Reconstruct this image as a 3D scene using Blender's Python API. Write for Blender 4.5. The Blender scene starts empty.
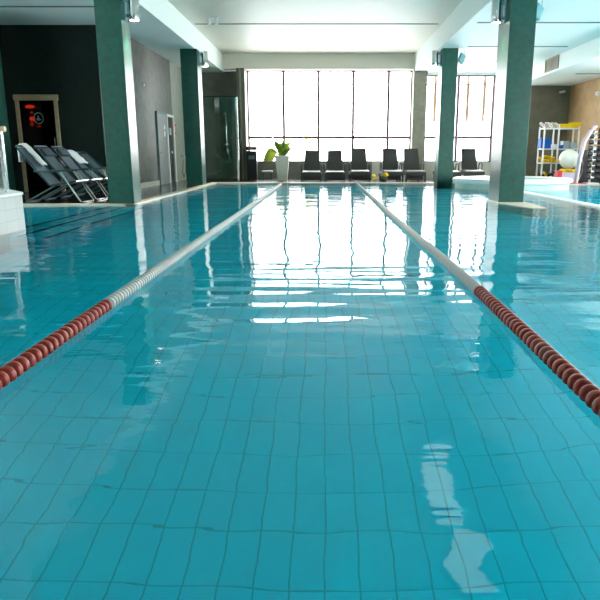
import bpy, bmesh, math, random
from mathutils import Vector, Matrix
random.seed(4)
PI = math.pi
SC = bpy.context.scene
COL = SC.collection

# ------------------------------------------------------------------ camera (eye 1 m above the water)
PITCH = math.radians(13.25)
cam = bpy.data.cameras.new('camera'); cam.sensor_width = 36; cam.lens = 620/600*36
cam.shift_x = -25/600; cam.clip_end = 300; cam.clip_start = .05
co = bpy.data.objects.new('camera', cam); COL.objects.link(co)
co.location = (0, 0, 1); co.rotation_euler = (PI/2-PITCH, 0, 0)
SC.camera = co

# ------------------------------------------------------------------ mesh helpers
def finish(name, bm, mat, parent=None, smooth=False, label=None, cat=None, group=None, kind=None):
    me = bpy.data.meshes.new(name)
    bmesh.ops.recalc_face_normals(bm, faces=bm.faces)
    bm.to_mesh(me); bm.free()
    for m in (mat if isinstance(mat, (list, tuple)) else [mat]): me.materials.append(m)
    if smooth:
        for p in me.polygons: p.use_smooth = True
        try: me.set_sharp_from_angle(angle=math.radians(40))
        except Exception: pass
    o = bpy.data.objects.new(name, me); COL.objects.link(o)
    if parent is not None: o.parent = parent
    props(o, label, cat, group, kind)
    return o
def props(o, label=None, cat=None, group=None, kind=None):
    if label: o['label'] = label
    if cat: o['category'] = cat
    if group: o['group'] = group
    if kind: o['kind'] = kind
    return o
def empty(name, loc, rz=0, label=None, cat=None, group=None, kind=None):
    o = bpy.data.objects.new(name, None); COL.objects.link(o); o.empty_display_size = .1
    o.location = loc; o.rotation_euler = (0, 0, rz)
    return props(o, label, cat, group, kind)
def box(bm, x0, x1, y0, y1, z0, z1, bev=0, mi=0, M=None):
    r = bmesh.ops.create_cube(bm, size=1)
    vs = r['verts']
    for v in vs:
        v.co = Vector(((x0+x1)/2+v.co.x*(x1-x0), (y0+y1)/2+v.co.y*(y1-y0), (z0+z1)/2+v.co.z*(z1-z0)))
        if M is not None: v.co = M @ v.co
    fs = {f for v in vs for f in v.link_faces}
    for f in fs: f.material_index = mi
    if bev:
        es = {e for v in vs for e in v.link_edges}
        bmesh.ops.bevel(bm, geom=list(es), offset=bev, segments=2, profile=.6, affect='EDGES', material=-1)
def tube(bm, pts, r, seg=8, mi=0, cap=True):
    pts = [Vector(p) for p in pts]; rings = []
    n = len(pts); up0 = None
    for i, p in enumerate(pts):
        t = (pts[min(i+1, n-1)]-pts[max(i-1, 0)]).normalized()
        if up0 is None: up0 = Vector((0, 0, 1)) if abs(t.z) < .9 else Vector((1, 0, 0))
        a = t.cross(up0).normalized(); b = t.cross(a).normalized(); up0 = -b if False else b.cross(t)*1 if False else up0
        rr = r[i] if isinstance(r, (list, tuple)) else r
        rings.append([bm.verts.new(p+a*math.cos(2*PI*k/seg)*rr+b*math.sin(2*PI*k/seg)*rr) for k in range(seg)])
    for i in range(n-1):
        for k in range(seg):
            f = bm.faces.new((rings[i][k], rings[i][(k+1) % seg], rings[i+1][(k+1) % seg], rings[i+1][k])); f.material_index = mi
    if cap:
        for rg in (rings[0], rings[-1]):
            f = bm.faces.new(rg); f.material_index = mi
def lathe(bm, prof, seg=20, axis='z', c=(0, 0, 0), mi=0):
    c = Vector(c); rings = []
    def pt(r, h, a):
        x, y = r*math.cos(a), r*math.sin(a)
        return c+(Vector((x, y, h)) if axis == 'z' else Vector((x, h, y)) if axis == 'y' else Vector((h, x, y)))
    for (r, h) in prof:
        rings.append([bm.verts.new(pt(r, h, 0))] if r < 1e-6 else [bm.verts.new(pt(r, h, 2*PI*k/seg)) for k in range(seg)])
    for A, B in zip(rings, rings[1:]):
        for k in range(seg):
            k2 = (k+1) % seg
            if len(A) == 1 and len(B) == 1: continue
            if len(A) == 1: f = bm.faces.new((A[0], B[k], B[k2]))
            elif len(B) == 1: f = bm.faces.new((A[k], B[0], A[k2]))
            else: f = bm.faces.new((A[k], B[k], B[k2], A[k2]))
            f.material_index = mi
def prism(bm, poly, z0, z1, mi=0):
    lo = [bm.verts.new((x, y, z0)) for x, y in poly]; hi = [bm.verts.new((x, y, z1)) for x, y in poly]
    n = len(poly)
    fs = [bm.faces.new(lo[::-1]), bm.faces.new(hi)]
    for k in range(n): fs.append(bm.faces.new((lo[k], lo[(k+1) % n], hi[(k+1) % n], hi[k])))
    for f in fs: f.material_index = mi
def sheet(bm, path, y0, y1, th, mi=0, crown=0, ny=4):
    """thick cloth following a path of (x,z) points, between y0 and y1"""
    n = len(path); top = []; bot = []
    for i, (x, z) in enumerate(path):
        a = path[max(i-1, 0)]; b = path[min(i+1, n-1)]
        t = Vector((b[0]-a[0], b[1]-a[1])).normalized(); nx, nz = -t.y, t.x
        rt, rb = [], []
        for j in range(ny+1):
            s = j/ny; y = y0+(y1-y0)*s; sag = crown*4*s*(1-s)
            rt.append(bm.verts.new((x+nx*(th/2+sag), y, z+nz*(th/2+sag))))
            rb.append(bm.verts.new((x+nx*(-th/2+sag), y, z+nz*(-th/2+sag))))
        top.append(rt); bot.append(rb)
    def q(a, b, c, d):
        f = bm.faces.new((a, b, c, d)); f.material_index = mi
    for i in range(n-1):
        for j in range(ny):
            q(top[i][j], top[i+1][j], top[i+1][j+1], top[i][j+1]); q(bot[i][j], bot[i][j+1], bot[i+1][j+1], bot[i+1][j])
        q(top[i][0], bot[i][0], bot[i+1][0], top[i+1][0]); q(top[i][ny], top[i+1][ny], bot[i+1][ny], bot[i][ny])
    for j in range(ny):
        q(top[0][j], top[0][j+1], bot[0][j+1], bot[0][j]); q(top[-1][j], bot[-1][j], bot[-1][j+1], top[-1][j+1])
def B(name, boxes, mat, parent=None, bev=0, **kw):
    bm = bmesh.new()
    for b in boxes: box(bm, *b, bev=bev)
    return finish(name, bm, mat, parent, **kw)
def copy_thing(root, loc, rz, label):
    r = root.copy(); COL.objects.link(r); r.location = loc; r.rotation_euler = (0, 0, rz)
    if label: r['label'] = label
    for ch in list(root.children):
        c = ch.copy(); COL.objects.link(c); c.parent = r
        for g in ch.children:
            d = g.copy(); COL.objects.link(d); d.parent = c
    return r

# ------------------------------------------------------------------ materials
def mat(name, col, rough=.5, metal=0, spec=.5, emit=None, es=1, noise=0, nscale=6, bump=0, bscale=40, col2=None, coat=0):
    m = bpy.data.materials.new(name); m.use_nodes = True
    nt = m.node_tree; p = nt.nodes['Principled BSDF']
    p.inputs['Base Color'].default_value = (*col, 1); p.inputs['Roughness'].default_value = rough
    p.inputs['Metallic'].default_value = metal; p.inputs['Specular IOR Level'].default_value = spec
    if coat: p.inputs['Coat Weight'].default_value = coat; p.inputs['Coat Roughness'].default_value = .08
    tc = nt.nodes.new('ShaderNodeTexCoord')
    if noise or col2:
        n = nt.nodes.new('ShaderNodeTexNoise'); n.inputs['Scale'].default_value = nscale; n.inputs['Detail'].default_value = 8
        n.inputs['Roughness'].default_value = .65
        nt.links.new(tc.outputs['Object'], n.inputs['Vector'])
        cr = nt.nodes.new('ShaderNodeValToRGB'); cr.color_ramp.elements[0].position = .3; cr.color_ramp.elements[1].position = .7
        c2 = col2 or tuple(min(1, c*(1+noise)) for c in col); c1 = col if col2 else tuple(c*(1-noise) for c in col)
        cr.color_ramp.elements[0].color = (*c1, 1); cr.color_ramp.elements[1].color = (*c2, 1)
        nt.links.new(n.outputs['Fac'], cr.inputs['Fac']); nt.links.new(cr.outputs['Color'], p.inputs['Base Color'])
    if bump:
        n = nt.nodes.new('ShaderNodeTexNoise'); n.inputs['Scale'].default_value = bscale; n.inputs['Detail'].default_value = 4
        nt.links.new(tc.outputs['Object'], n.inputs['Vector'])
        b = nt.nodes.new('ShaderNodeBump'); b.inputs['Strength'].default_value = bump; b.inputs['Distance'].default_value = .01
        nt.links.new(n.outputs['Fac'], b.inputs['Height']); nt.links.new(b.outputs['Normal'], p.inputs['Normal'])
    if emit: p.inputs['Emission Color'].default_value = (*emit, 1); p.inputs['Emission Strength'].default_value = es
    return m
def tiles(name, c1, c2, cm, w, h, mortar, rough=.3, rot=0, plane='xy', var=True, bump=.3, offset=0, coat=0):
    m = mat(name, c1, rough, coat=coat); nt = m.node_tree; p = nt.nodes['Principled BSDF']
    tc = nt.nodes.new('ShaderNodeTexCoord'); sp = nt.nodes.new('ShaderNodeSeparateXYZ'); cb = nt.nodes.new('ShaderNodeCombineXYZ')
    nt.links.new(tc.outputs['Object'], sp.inputs[0])
    a, b = {'xy': ('X', 'Y'), 'yx': ('Y', 'X'), 'yz': ('Y', 'Z'), 'xz': ('X', 'Z')}[plane]
    nt.links.new(sp.outputs[b], cb.inputs['Y'])
    ad = nt.nodes.new('ShaderNodeMath'); ad.operation = 'ADD'; ad.inputs[1].default_value = .14; nt.links.new(sp.outputs[a], ad.inputs[0]); nt.links.new(ad.outputs[0], cb.inputs['X'])
    br = nt.nodes.new('ShaderNodeTexBrick'); br.offset = offset; br.squash = 1
    br.inputs['Scale'].default_value = 1; br.inputs['Brick Width'].default_value = w; br.inputs['Row Height'].default_value = h
    br.inputs['Mortar Size'].default_value = mortar; br.inputs['Mortar Smooth'].default_value = .2; br.inputs['Bias'].default_value = 0
    br.inputs['Color1'].default_value = (*c1, 1); br.inputs['Color2'].default_value = (*c2, 1); br.inputs['Mortar'].default_value = (*cm, 1)
    nt.links.new(cb.outputs[0], br.inputs['Vector']); nt.links.new(br.outputs['Color'], p.inputs['Base Color'])
    bp = nt.nodes.new('ShaderNodeBump'); bp.invert = True; bp.inputs['Strength'].default_value = bump; bp.inputs['Distance'].default_value = .004
    nt.links.new(br.outputs['Fac'], bp.inputs['Height']); nt.links.new(bp.outputs['Normal'], p.inputs['Normal'])
    return m

M = {}
M['green'] = mat('green_stone', (.001, .046, .033), .32, noise=.0, col2=(.003, .085, .062), nscale=9, bump=.12, bscale=25, spec=.5, coat=0)
M['ceil'] = mat('ceiling_paint', (.74, .83, .80), .55)
M['ceil_gloss'] = mat('stretch_ceiling', (.66, .63, .54), .5)
M['slot'] = mat('slot_dark', (.12, .17, .16), .6)
M['darkwall'] = tiles('dark_mosaic', (.002, .012, .009), (.004, .018, .014), (.001, .006, .005), .05, .05, .004, .6, plane='xz', bump=.8)
M['darkwall'].node_tree.nodes['Principled BSDF'].inputs['Specular IOR Level'].default_value = .15
M['darkwall_y'] = mat('mottled_grey_plaster', (.045, .05, .042), .5, col2=(.11, .115, .10), nscale=3.5, bump=.5, bscale=30)
M['concrete'] = mat('olive_concrete', (.085, .085, .065), .5, col2=(.15, .148, .12), nscale=2.2, bump=.2)
M['lightwall'] = mat('pale_grey_plaster', (.32, .33, .28), .6, noise=.12, nscale=3)
M['tan'] = mat('tan_wall', (.34, .20, .08), .6, col2=(.52, .34, .17), nscale=1.6)
M['cream'] = mat('cream_plaster', (.62, .60, .52), .6)
M['greywall'] = mat('grey_low_wall', (.13, .13, .115), .55, noise=.2, nscale=4)
M['olive'] = mat('olive_plaster', (.13, .125, .08), .6, col2=(.22, .21, .15), nscale=2)
M['pillar'] = mat('khaki_stone_pillar', (.20, .19, .13), .45, col2=(.30, .28, .21), nscale=5)
M['deck'] = tiles('dark_deck_tile', (.045, .055, .055), (.06, .07, .07), (.03, .035, .035), .6, .6, .006, .18)
M['coping'] = mat('beige_coping', (.58, .53, .42), .35, noise=.12, nscale=8)
M['pooltile'] = tiles('turquoise_tile', (.05, .765, .95), (.06, .785, .96), (.02, .49, .63), .308, .154, .0042, .35, plane='yx', bump=.2)
M['poolwall'] = tiles('turquoise_wall_tile', (.06, .74, .94), (.08, .76, .95), (.03, .50, .64), .25, .125, .006, .35, plane='yz')
M['whitetile'] = tiles('white_block_tile', (.46, .48, .46), (.50, .52, .50), (.36, .39, .37), .30, .15, .004, .3, plane='yz')
M['blacktile'] = mat('black_nosing_tile', (.006, .03, .035), .4)
M['whitestone'] = mat('white_rim', (.80, .82, .80), .3)
M['tubface'] = mat('pale_tub_side', (.50, .58, .52), .35, noise=.08)
M['mullion'] = mat('plum_aluminium', (.16, .075, .095), .45)
M['slat'] = mat('brown_slat', (.42, .25, .15), .6)
M['steel'] = mat('brushed_steel', (.62, .66, .68), .25, 1)
M['chrome'] = mat('chrome', (.8, .82, .83), .12, 1)
M['black'] = mat('black_frame', (.012, .013, .014), .4)
M['grey_door'] = mat('grey_door_leaf', (.17, .18, .185), .45)
M['white'] = mat('white_paint', (.78, .78, .76), .45)
M['woodframe'] = mat('tan_timber', (.30, .25, .14), .5, noise=.2, nscale=14)
M['wood'] = mat('oak_handrail', (.60, .40, .22), .4, noise=.15, nscale=20)
M['red_float'] = mat('red_plastic', (.26, .020, .008), .4)
M['white_float'] = mat('white_plastic_disc', (.42, .45, .43), .35)
M['cable'] = mat('cable_grey', (.4, .42, .42), .4)
M['lounger'] = mat('dark_wicker', (.024, .023, .020), .55, bump=.7, bscale=120)
M['lounger_seat'] = mat('grey_seat_sling', (.16, .165, .16), .3, bump=.3, bscale=120)
M['sling'] = mat('slate_sling_fabric', (.075, .115, .14), .6, bump=.4, bscale=200)
M['pillowfab'] = mat('navy_pillow_fabric', (.04, .06, .08), .8)
M['towel'] = mat('white_towel', (.78, .80, .80), .9, bump=.8, bscale=60)
M['tube'] = mat('dark_teal_tube', (.02, .055, .06), .3, .4)
M['alu'] = mat('pale_aluminium_tube', (.60, .60, .58), .25, .9)
M['leaf'] = mat('plant_leaf', (.08, .22, .02), .4, col2=(.45, .62, .10), nscale=7)
M['leafy'] = mat('yellow_leaf', (.62, .68, .06), .4)
M['soil'] = mat('soil', (.03, .02, .012), .9)
M['pot'] = mat('pale_planter', (.58, .58, .50), .4)
M['bin'] = mat('black_bin', (.008, .009, .010), .35)
M['binred'] = mat('bin_label_red', (.35, .05, .05), .5)
M['blue'] = mat('blue_plastic', (.003, .10, .42), .6, spec=.2)
M['navy'] = mat('navy_panel', (.01, .015, .03), .6)
M['yellow'] = mat('yellow_foam', (.80, .52, .005), .7, spec=.2)
M['orange'] = mat('orange_plastic', (.80, .30, .05), .45)
M['redp'] = mat('coral_red_plastic', (.65, .05, .06), .6, spec=.2)
M['pink'] = mat('pale_pink_foam', (.80, .62, .58), .6)
M['lilac'] = mat('lilac_plastic', (.60, .55, .72), .4)
M['beige'] = mat('beige_foam', (.62, .50, .40), .6)
M['greybox'] = mat('grey_blue_box', (.38, .46, .50), .5)
M['ball'] = mat('white_ball', (.80, .77, .66), .25)
M['vent'] = mat('vent_bronze', (.16, .13, .07), .4, .3)
M['teal_metal'] = mat('teal_housing', (.16, .42, .45), .4)
M['lampglow'] = mat('lamp_glow', (1, .9, .85), .5, emit=(1, .86, .80), es=12)
M['ceilglow'] = mat('ceiling_lamp_glow', (1, .95, .9), .5, emit=(1, .93, .85), es=1.2)
M['redglow'] = mat('red_lamp', (.5, .02, .01), .5, emit=(1, .035, .01), es=.75)
M['redglow2'] = mat('dim_red_lamp', (.3, .02, .01), .5, emit=(1, .06, .02), es=.16)
M['darkroom'] = mat('dark_interior', (.004, .004, .004), .7)
M['emblem'] = mat('etched_emblem', (.15, .18, .17), .5)
M['snow'] = mat('pale_ground_outside', (.8, .8, .8), .8)
M['treeleaf'] = mat('pale_tree', (.75, .85, .10), .7)
M['bark'] = mat('bark', (.2, .15, .1), .8)

def glassmat(name, tint, refl=.06, rough=0):
    m = bpy.data.materials.new(name); m.use_nodes = True; nt = m.node_tree; nt.nodes.clear()
    o = nt.nodes.new('ShaderNodeOutputMaterial'); mx = nt.nodes.new('ShaderNodeMixShader')
    t = nt.nodes.new('ShaderNodeBsdfTransparent'); t.inputs[0].default_value = (*tint, 1)
    g = nt.nodes.new('ShaderNodeBsdfGlossy'); g.inputs['Roughness'].default_value = rough
    mx.inputs[0].default_value = refl
    nt.links.new(t.outputs[0], mx.inputs[1]); nt.links.new(g.outputs[0], mx.inputs[2]); nt.links.new(mx.outputs[0], o.inputs[0])
    return m
M['glass'] = glassmat('window_glass', (.98, .99, .98), .03)
M['shower_glass'] = glassmat('shower_glass', (.80, .90, .86), .07)
M['glass_edge'] = mat('green_glass_edge', (.16, .42, .34), .2)
M['rail_glass'] = glassmat('rail_glass', (.80, .88, .88), .22, .15)
M['door_glass'] = glassmat('dark_door_glass', (.55, .55, .55), .06)

# water: fresnel mix of mirror and refraction over a rippled surface
def watermat():
    m = bpy.data.materials.new('pool_water'); m.use_nodes = True; nt = m.node_tree; nt.nodes.clear(); L = nt.links.new
    N = nt.nodes.new
    o = N('ShaderNodeOutputMaterial'); mx = N('ShaderNodeMixShader'); fr = N('ShaderNodeFresnel'); fr.inputs[0].default_value = 1.33
    rf = N('ShaderNodeBsdfRefraction'); rf.inputs['IOR'].default_value = 1.33; rf.inputs['Roughness'].default_value = 0
    rf.inputs['Color'].default_value = (.38, .975, 1, 1)
    gl = N('ShaderNodeBsdfGlossy'); gl.inputs['Roughness'].default_value = .0
    tc = N('ShaderNodeTexCoord')
    def noise(scale, sx, sy, detail=1.5, off=0):
        mp = N('ShaderNodeMapping'); mp.inputs['Scale'].default_value = (sx, sy, 1); mp.inputs['Location'].default_value = (off, off*.7, 0)
        n = N('ShaderNodeTexNoise'); n.inputs['Scale'].default_value = scale; n.inputs['Detail'].default_value = detail
        n.inputs['Roughness'].default_value = .45
        L(tc.outputs['Object'], mp.inputs[0]); L(mp.outputs[0], n.inputs['Vector']); return n.outputs['Fac']
    def mul(a, k):
        x = N('ShaderNodeMath'); x.operation = 'MULTIPLY'; L(a, x.inputs[0])
        if isinstance(k, float): x.inputs[1].default_value = k
        else: L(k, x.inputs[1])
        return x.outputs[0]
    def add(a, b):
        x = N('ShaderNodeMath'); x.operation = 'ADD'; L(a, x.inputs[0]); L(b, x.inputs[1]); return x.outputs[0]
    big = mul(noise(1.0, .9, 1.3, 1), .016)
    mid = mul(noise(2.6, .55, 1.5, 1.5, 3.1), .0065)
    fine = mul(noise(8, .5, 2.0, 1, 9.2), .0009)
    # a gust of long low ripples crossing the pool a few metres out
    sp = N('ShaderNodeSeparateXYZ'); L(tc.outputs['Object'], sp.inputs[0])
    def m1(op, a, k=None):
        x = N('ShaderNodeMath'); x.operation = op; L(a, x.inputs[0])
        if k is not None:
            if isinstance(k, float): x.inputs[1].default_value = k
            else: L(k, x.inputs[1])
        return x.outputs[0]
    def gauss(c, mu, sd):
        d = m1('DIVIDE', m1('SUBTRACT', c, mu), sd); return m1('EXPONENT', m1('MULTIPLY', m1('MULTIPLY', d, d), -1.0))
    env = m1('MULTIPLY', gauss(sp.outputs['Y'], 4.6, 1.5), gauss(sp.outputs['X'], -.1, 1.5))
    gust = mul(noise(1.5, .28, 1.9, 1, 5.5), .040)
    # livelier chop towards the far end
    mr = N('ShaderNodeMapRange'); mr.inputs['From Min'].default_value = 5.5; mr.inputs['From Max'].default_value = 13; L(sp.outputs['Y'], mr.inputs['Value'])
    chop = m1('MULTIPLY', mul(noise(5, .55, 1.6, 2, 7.7), .0065), mr.outputs['Result'])
    h = add(add(add(add(big, mid), fine), m1('MULTIPLY', gust, env)), chop)
    b = N('ShaderNodeBump'); b.inputs['Strength'].default_value = 1; b.inputs['Distance'].default_value = 1
    L(h, b.inputs['Height'])
    for s in (fr, rf, gl): L(b.outputs[0], s.inputs['Normal'])
    L(fr.outputs[0], mx.inputs[0]); L(rf.outputs[0], mx.inputs[1]); L(gl.outputs[0], mx.inputs[2]); L(mx.outputs[0], o.inputs[0])
    return m
M['water'] = watermat()

# ------------------------------------------------------------------ the setting
S = dict(kind='structure')
ZL, ZC, ZR = 4.15, 4.80, 3.65       # left/right ceiling, raised middle, low ceiling on the right
YB = 26.0
XL, XRW = -9.2, 9.8
bm = bmesh.new()
box(bm, -9.2, 9.8, 22.3, 26, -.12, .02)                        # far deck
box(bm, -9.2, -3.95, 12.65, 22.3, -.12, .02)                   # left deck
box(bm, 7.9, 9.8, 21.0, 22.3, -.12, .02)
box(bm, 9.3, 9.8, -2.5, 21.0, -.12, .02)
box(bm, -9.2, 9.8, -2.5, -.6, -.12, .02)
finish('floor', bm, M['deck'], **S)
B('trim_1', [(-3.95, 7.9, 22.12, 22.32, -.1, .028), (-4.0, -3.80, 12.47, 22.32, -.1, .028), (-9.2, -3.80, 12.47, 12.67, -.1, .028),
             (7.75, 9.3, 20.85, 21.02, -.1, .028)], M['coping'], bev=.01, **S)
# basin
D = 1.45
B('pool_floor', [(-9.2, 9.4, -.8, 22.4, -D-.1, -D)], M['pooltile'], **S)
B('pool_wall', [(-9.2, 9.4, 22.14, 22.34, -D, -.1), (-9.2, -3.84, 12.5, 22.3, -D, -.1), (-9.4, -9.2, -.8, 22.3, -D, .05),
                (9.3, 9.5, -.8, 22.3, -D, -.1), (-9.2, 9.4, -.9, -.7, -D, -.1), (7.8, 9.3, 20.9, 22.3, -D, -.1)], M['poolwall'], **S)
# water
bm = bmesh.new(); vs = [bm.verts.new(p) for p in ((-9.2, -.8, 0), (9.35, -.8, 0), (9.35, 22.3, 0), (-9.2, 22.3, 0))]; bm.faces.new(vs)
w = finish('pool_water', bm, M['water'], kind='stuff', label='clear turquoise rippled pool water mirroring the windows', cat='water')
# steps in the left alcove
for i, (x, z) in enumerate(((-4.25, -.15), (-3.96, -.30), (-3.60, -.45))):
    bm = bmesh.new(); x0 = (-9.15 if i == 0 else (-4.25, -3.96)[i-1])
    box(bm, x0, x, 8.0, 12.48, -D, z, mi=0); box(bm, x-.05, x+.004, 8.0, 12.478, z-.03, z+.004, mi=1)
    finish('pool_step', bm, [M['poolwall'], M['blacktile']], **S)
# raised white tiled block, left
poly = [(-9.2, -.7), (-4.08, -.7), (-4.08, 8.45), (-4.15, 8.55), (-4.75, 9.32), (-5.4, 9.6), (-9.2, 9.8)]
bm = bmesh.new(); prism(bm, poly, -D, .47, 0); prism(bm, [(x+(.015 if x > -9 else 0), y+.01) for x, y in poly], .47, .50, 1)
finish('raised_tiled_platform', bm, [M['whitetile'], M['whitestone']], **S)

# left walls
B('wall_left', [(-5.6, -5.4, 16.9, 22.85, -.02, ZL)], M['darkwall_y'], **S)
B('wall_left_far', [(-5.6, -5.4, 22.85, 26.2, -.02, ZL)], M['lightwall'], **S)
B('wall_left_alcove', [(-9.2, -5.4, 16.7, 16.9, -.02, ZL)], M['darkwall'], **S)
B('wall_left_outer', [(-9.4, -9.2, 10.6, 16.9, -.1, ZL), (-9.4, -9.2, -2.5, 10.6, -.1, 1.0), (-9.4, -9.2, -2.5, 10.6, 2.9, ZL), (-9.4, -9.2, -2.5, 4.2, 1.0, 2.9)], M['darkwall'], **S)
for i in range(2):  # unseen windows added in the outer wall to brighten the pool's left half
    h = 1.6; r = empty('window_%d' % (i+14), (-9.3, 5.8+i*3.2, 1.0), kind='structure')
    B('frame', [(-.05, .05, -h, -h+.05, 0, 1.9), (-.05, .05, h-.05, h, 0, 1.9), (-.05, .05, -h, h, 0, .05), (-.05, .05, -h, h, 1.85, 1.9)], M['mullion'], r)
    B('pane', [(-.005, .005, -h+.05, h-.05, .05, 1.85)], M['glass'], r)
B('baseboard_left', [(-5.4, -5.36, 16.9, 20.45, .02, .17)], M['lightwall'], **S)
# back wall pieces
B('wall_back', [(-5.4, -3.12, 26, 26.2, -.02, 4.2)], M['concrete'], **S)
B('wall_back_right', [(7.7, 9.8, 26, 26.2, -.02, 4.2)], M['olive'], **S)
B('wall_below_window', [(-3.12, 1.92, 25.9, 26.1, -.02, .68)], M['greywall'], **S)
B('wall_below_window_right', [(1.92, 7.7, 25.9, 26.1, -.02, .68)], M['cream'], **S)
B('wall_right', [(9.8, 10.0, 19.9, 26.2, -.02, 4.2)], M['tan'], **S)
B('wall_right_side', [(9.8, 10.0, -2.5, 19.9, -.1, .95), (9.8, 10.0, -2.5, 19.9, 3.5, 4.2), (9.8, 10, -2.5, -1.4, .9, 3.5)], M['cream'], **S)
B('wall_rear', [(-9.4, 10.0, -2.7, -2.5, -.1, 5)], M['lightwall'], **S)
# ceilings
B('ceiling_left', [(-9.4, -4.0, -2.6, 26.2, ZL, ZL+.9)], M['ceil'], **S)
B('ceiling_middle', [(-4.0, 3.5, -2.6, 26.2, ZC, ZC+.25)], M['ceil_gloss'], **S)
B('ceiling_right', [(3.5, 7.6, -2.6, 26.2, ZL, ZL+.9)], M['ceil'], **S)
B('ceiling_low', [(7.6, 10.0, -2.6, 26.2, ZR, ZL+.9)], M['ceil'], **S)
B('ceiling_beam', [(-4.0, 3.5, 25.6, 26.2, 4.22, ZC)], M['ceil_gloss'], **S)
B('trim_2', [(3.5, 7.6, 25.98, 26.2, 4.05, ZL)], M['ceil'], **S)
# slot diffusers
def slot(x0, x1, y, z, label):
    bm = bmesh.new(); box(bm, x0, x1, y-.045, y+.045, z-.012, z+.004)
    r = finish('slot_diffuser', bm, M['slot'], label=label, cat='air diffuser', group='slot diffusers in the ceiling')
slot(-9.1, -4.05, 14.7, ZL, 'thin dark slot diffuser across the left ceiling before the first column')
slot(3.75, 7.55, 16.4, ZL, 'long dark slot diffuser in right ceiling nearest the viewer')
slot(4.3, 7.3, 19.9, ZL, 'shorter dark slot diffuser in right ceiling, second from the viewer')
slot(4.7, 6.4, 22.9, ZL, 'dark slot diffuser in right ceiling nearest the windows')
slot(8.5, 9.7, 22.2, ZR, 'brownish slot diffuser in the low ceiling above the shelf rack')
slot(-3.9, 3.4, 20.0, ZC, 'faint transverse joint line across the raised middle ceiling')

# columns
def column(x0, x1, y0, y1, top, name, label, z0=-.1):
    r = B('stone_column', [(x0, x1, y0, y1, z0, top)], M['green'], bev=.012, label=label, cat='column', group='green stone columns')
    return r
column(-4.35, -3.85, 12.62, 13.15, ZL, 'A', 'wide green stone column nearest the deckchairs on the left')
column(-4.46, -3.94, 20.3, 20.95, ZL, 'B', 'green stone column beside the shower, left side of the pool')
column(3.60, 4.08, 20.2, 20.85, ZL, 'C', 'lighter teal stone column before the right windows', z0=-D)
column(3.66, 4.18, 13.2, 14.05, ZL, 'D', 'large green stone column standing in the right of the pool', z0=-D)
column(-8.05, -7.38, 14.6, 15.02, ZL, 'E', 'green stone column at the far left edge behind the glass railing', z0=-.02)
bm = bmesh.new(); prism(bm, [(3.60, 14.12), (3.60, 13.0), (3.90, 11.7), (4.16, 11.7), (4.24, 12.6), (4.24, 14.12)], -D, .012); finish('pool_ledge', bm, M['coping'], **S)
B('pool_divider', [(5.22, 5.42, 4.0, 17.45, -D, .03)], M['whitestone'], bev=.02, **S)
B('window_pillar', [(3.47, 4.0, 25.55, 26.2, -.02, 4.22)], M['pillar'], **S)
B('wall_pier', [(-3.42, -3.10, 25.2, 26.1, -.02, 4.22)], M['concrete'], bev=.01, **S)
B('trim_3', [(-3.31, -3.25, 25.15, 25.2, -.02, 4.2)], M['pillar'], **S)

# windows
wx = [-3.10, -1.66, -.27, 1.13, 2.54, 3.95, 5.33, 6.75, 7.7]
for i in range(8):
    x0, x1 = wx[i], wx[i+1]
    if i == 4: x1 = 3.47
    if i == 5: x0 = 4.0
    zt = 4.22 if x1 < 3.6 else 4.05
    r = empty('window_%d' % (i+1), ((x0+x1)/2, 26.05, .68), kind='structure')
    h = (x1-x0)/2; bm = bmesh.new(); t = .05; H = zt-.68
    box(bm, -h, -h+t, -.05, .05, 0, H); box(bm, h-t, h, -.05, .05, 0, H)
    box(bm, -h, h, -.05, .05, 0, .05); box(bm, -h, h, -.05, .05, H-.05, H)
    finish('frame', bm, M['mullion'], r)
    B('crossbar', [(-h+t, h-t, -.04, .04, .92, 1.02)], M['mullion'], r)
    B('pane', [(-h+t, h-t, -.005, .005, .05, H-.05)], M['glass'], r)
for i in range(5):  # windows out of view, added for the daylight that comes from the right
    y0, y1 = -1.4+i*4.26, -1.4+(i+1)*4.26
    r = empty('window_%d' % (i+9), (9.9, (y0+y1)/2, .95), kind='structure'); h = (y1-y0)/2
    B('frame', [(-.05, .05, -h, -h+.05, 0, 2.55), (-.05, .05, h-.05, h, 0, 2.55), (-.05, .05, -h, h, 0, .05), (-.05, .05, -h, h, 2.5, 2.55)], M['mullion'], r)
    B('pane', [(-.005, .005, -h+.05, h-.05, .05, 2.5)], M['glass'], r)
# blind rail wire and hanging slats
bm = bmesh.new(); tube(bm, [(-3.1, 25.85, 3.68), (7.7, 25.85, 3.68)], .026, 6)
finish('curtain_wire', bm, M['cable'], label='thin grey wire stretched across the top of the tall windows', cat='wire')
for x, l in ((4.46, 'brown hanging slat behind glass, just left of the lighter teal column'), (5.78, 'brown hanging slat behind glass, just right of the lighter teal column'), (6.45, 'brown hanging slat behind glass nearest the large right column')):
    B('hanging_slat', [(x-.06, x+.06, 26.3, 26.36, 2.28, 4.1)], M['slat'], label=l, cat='slat', group='brown slats hanging in the right windows')

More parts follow.
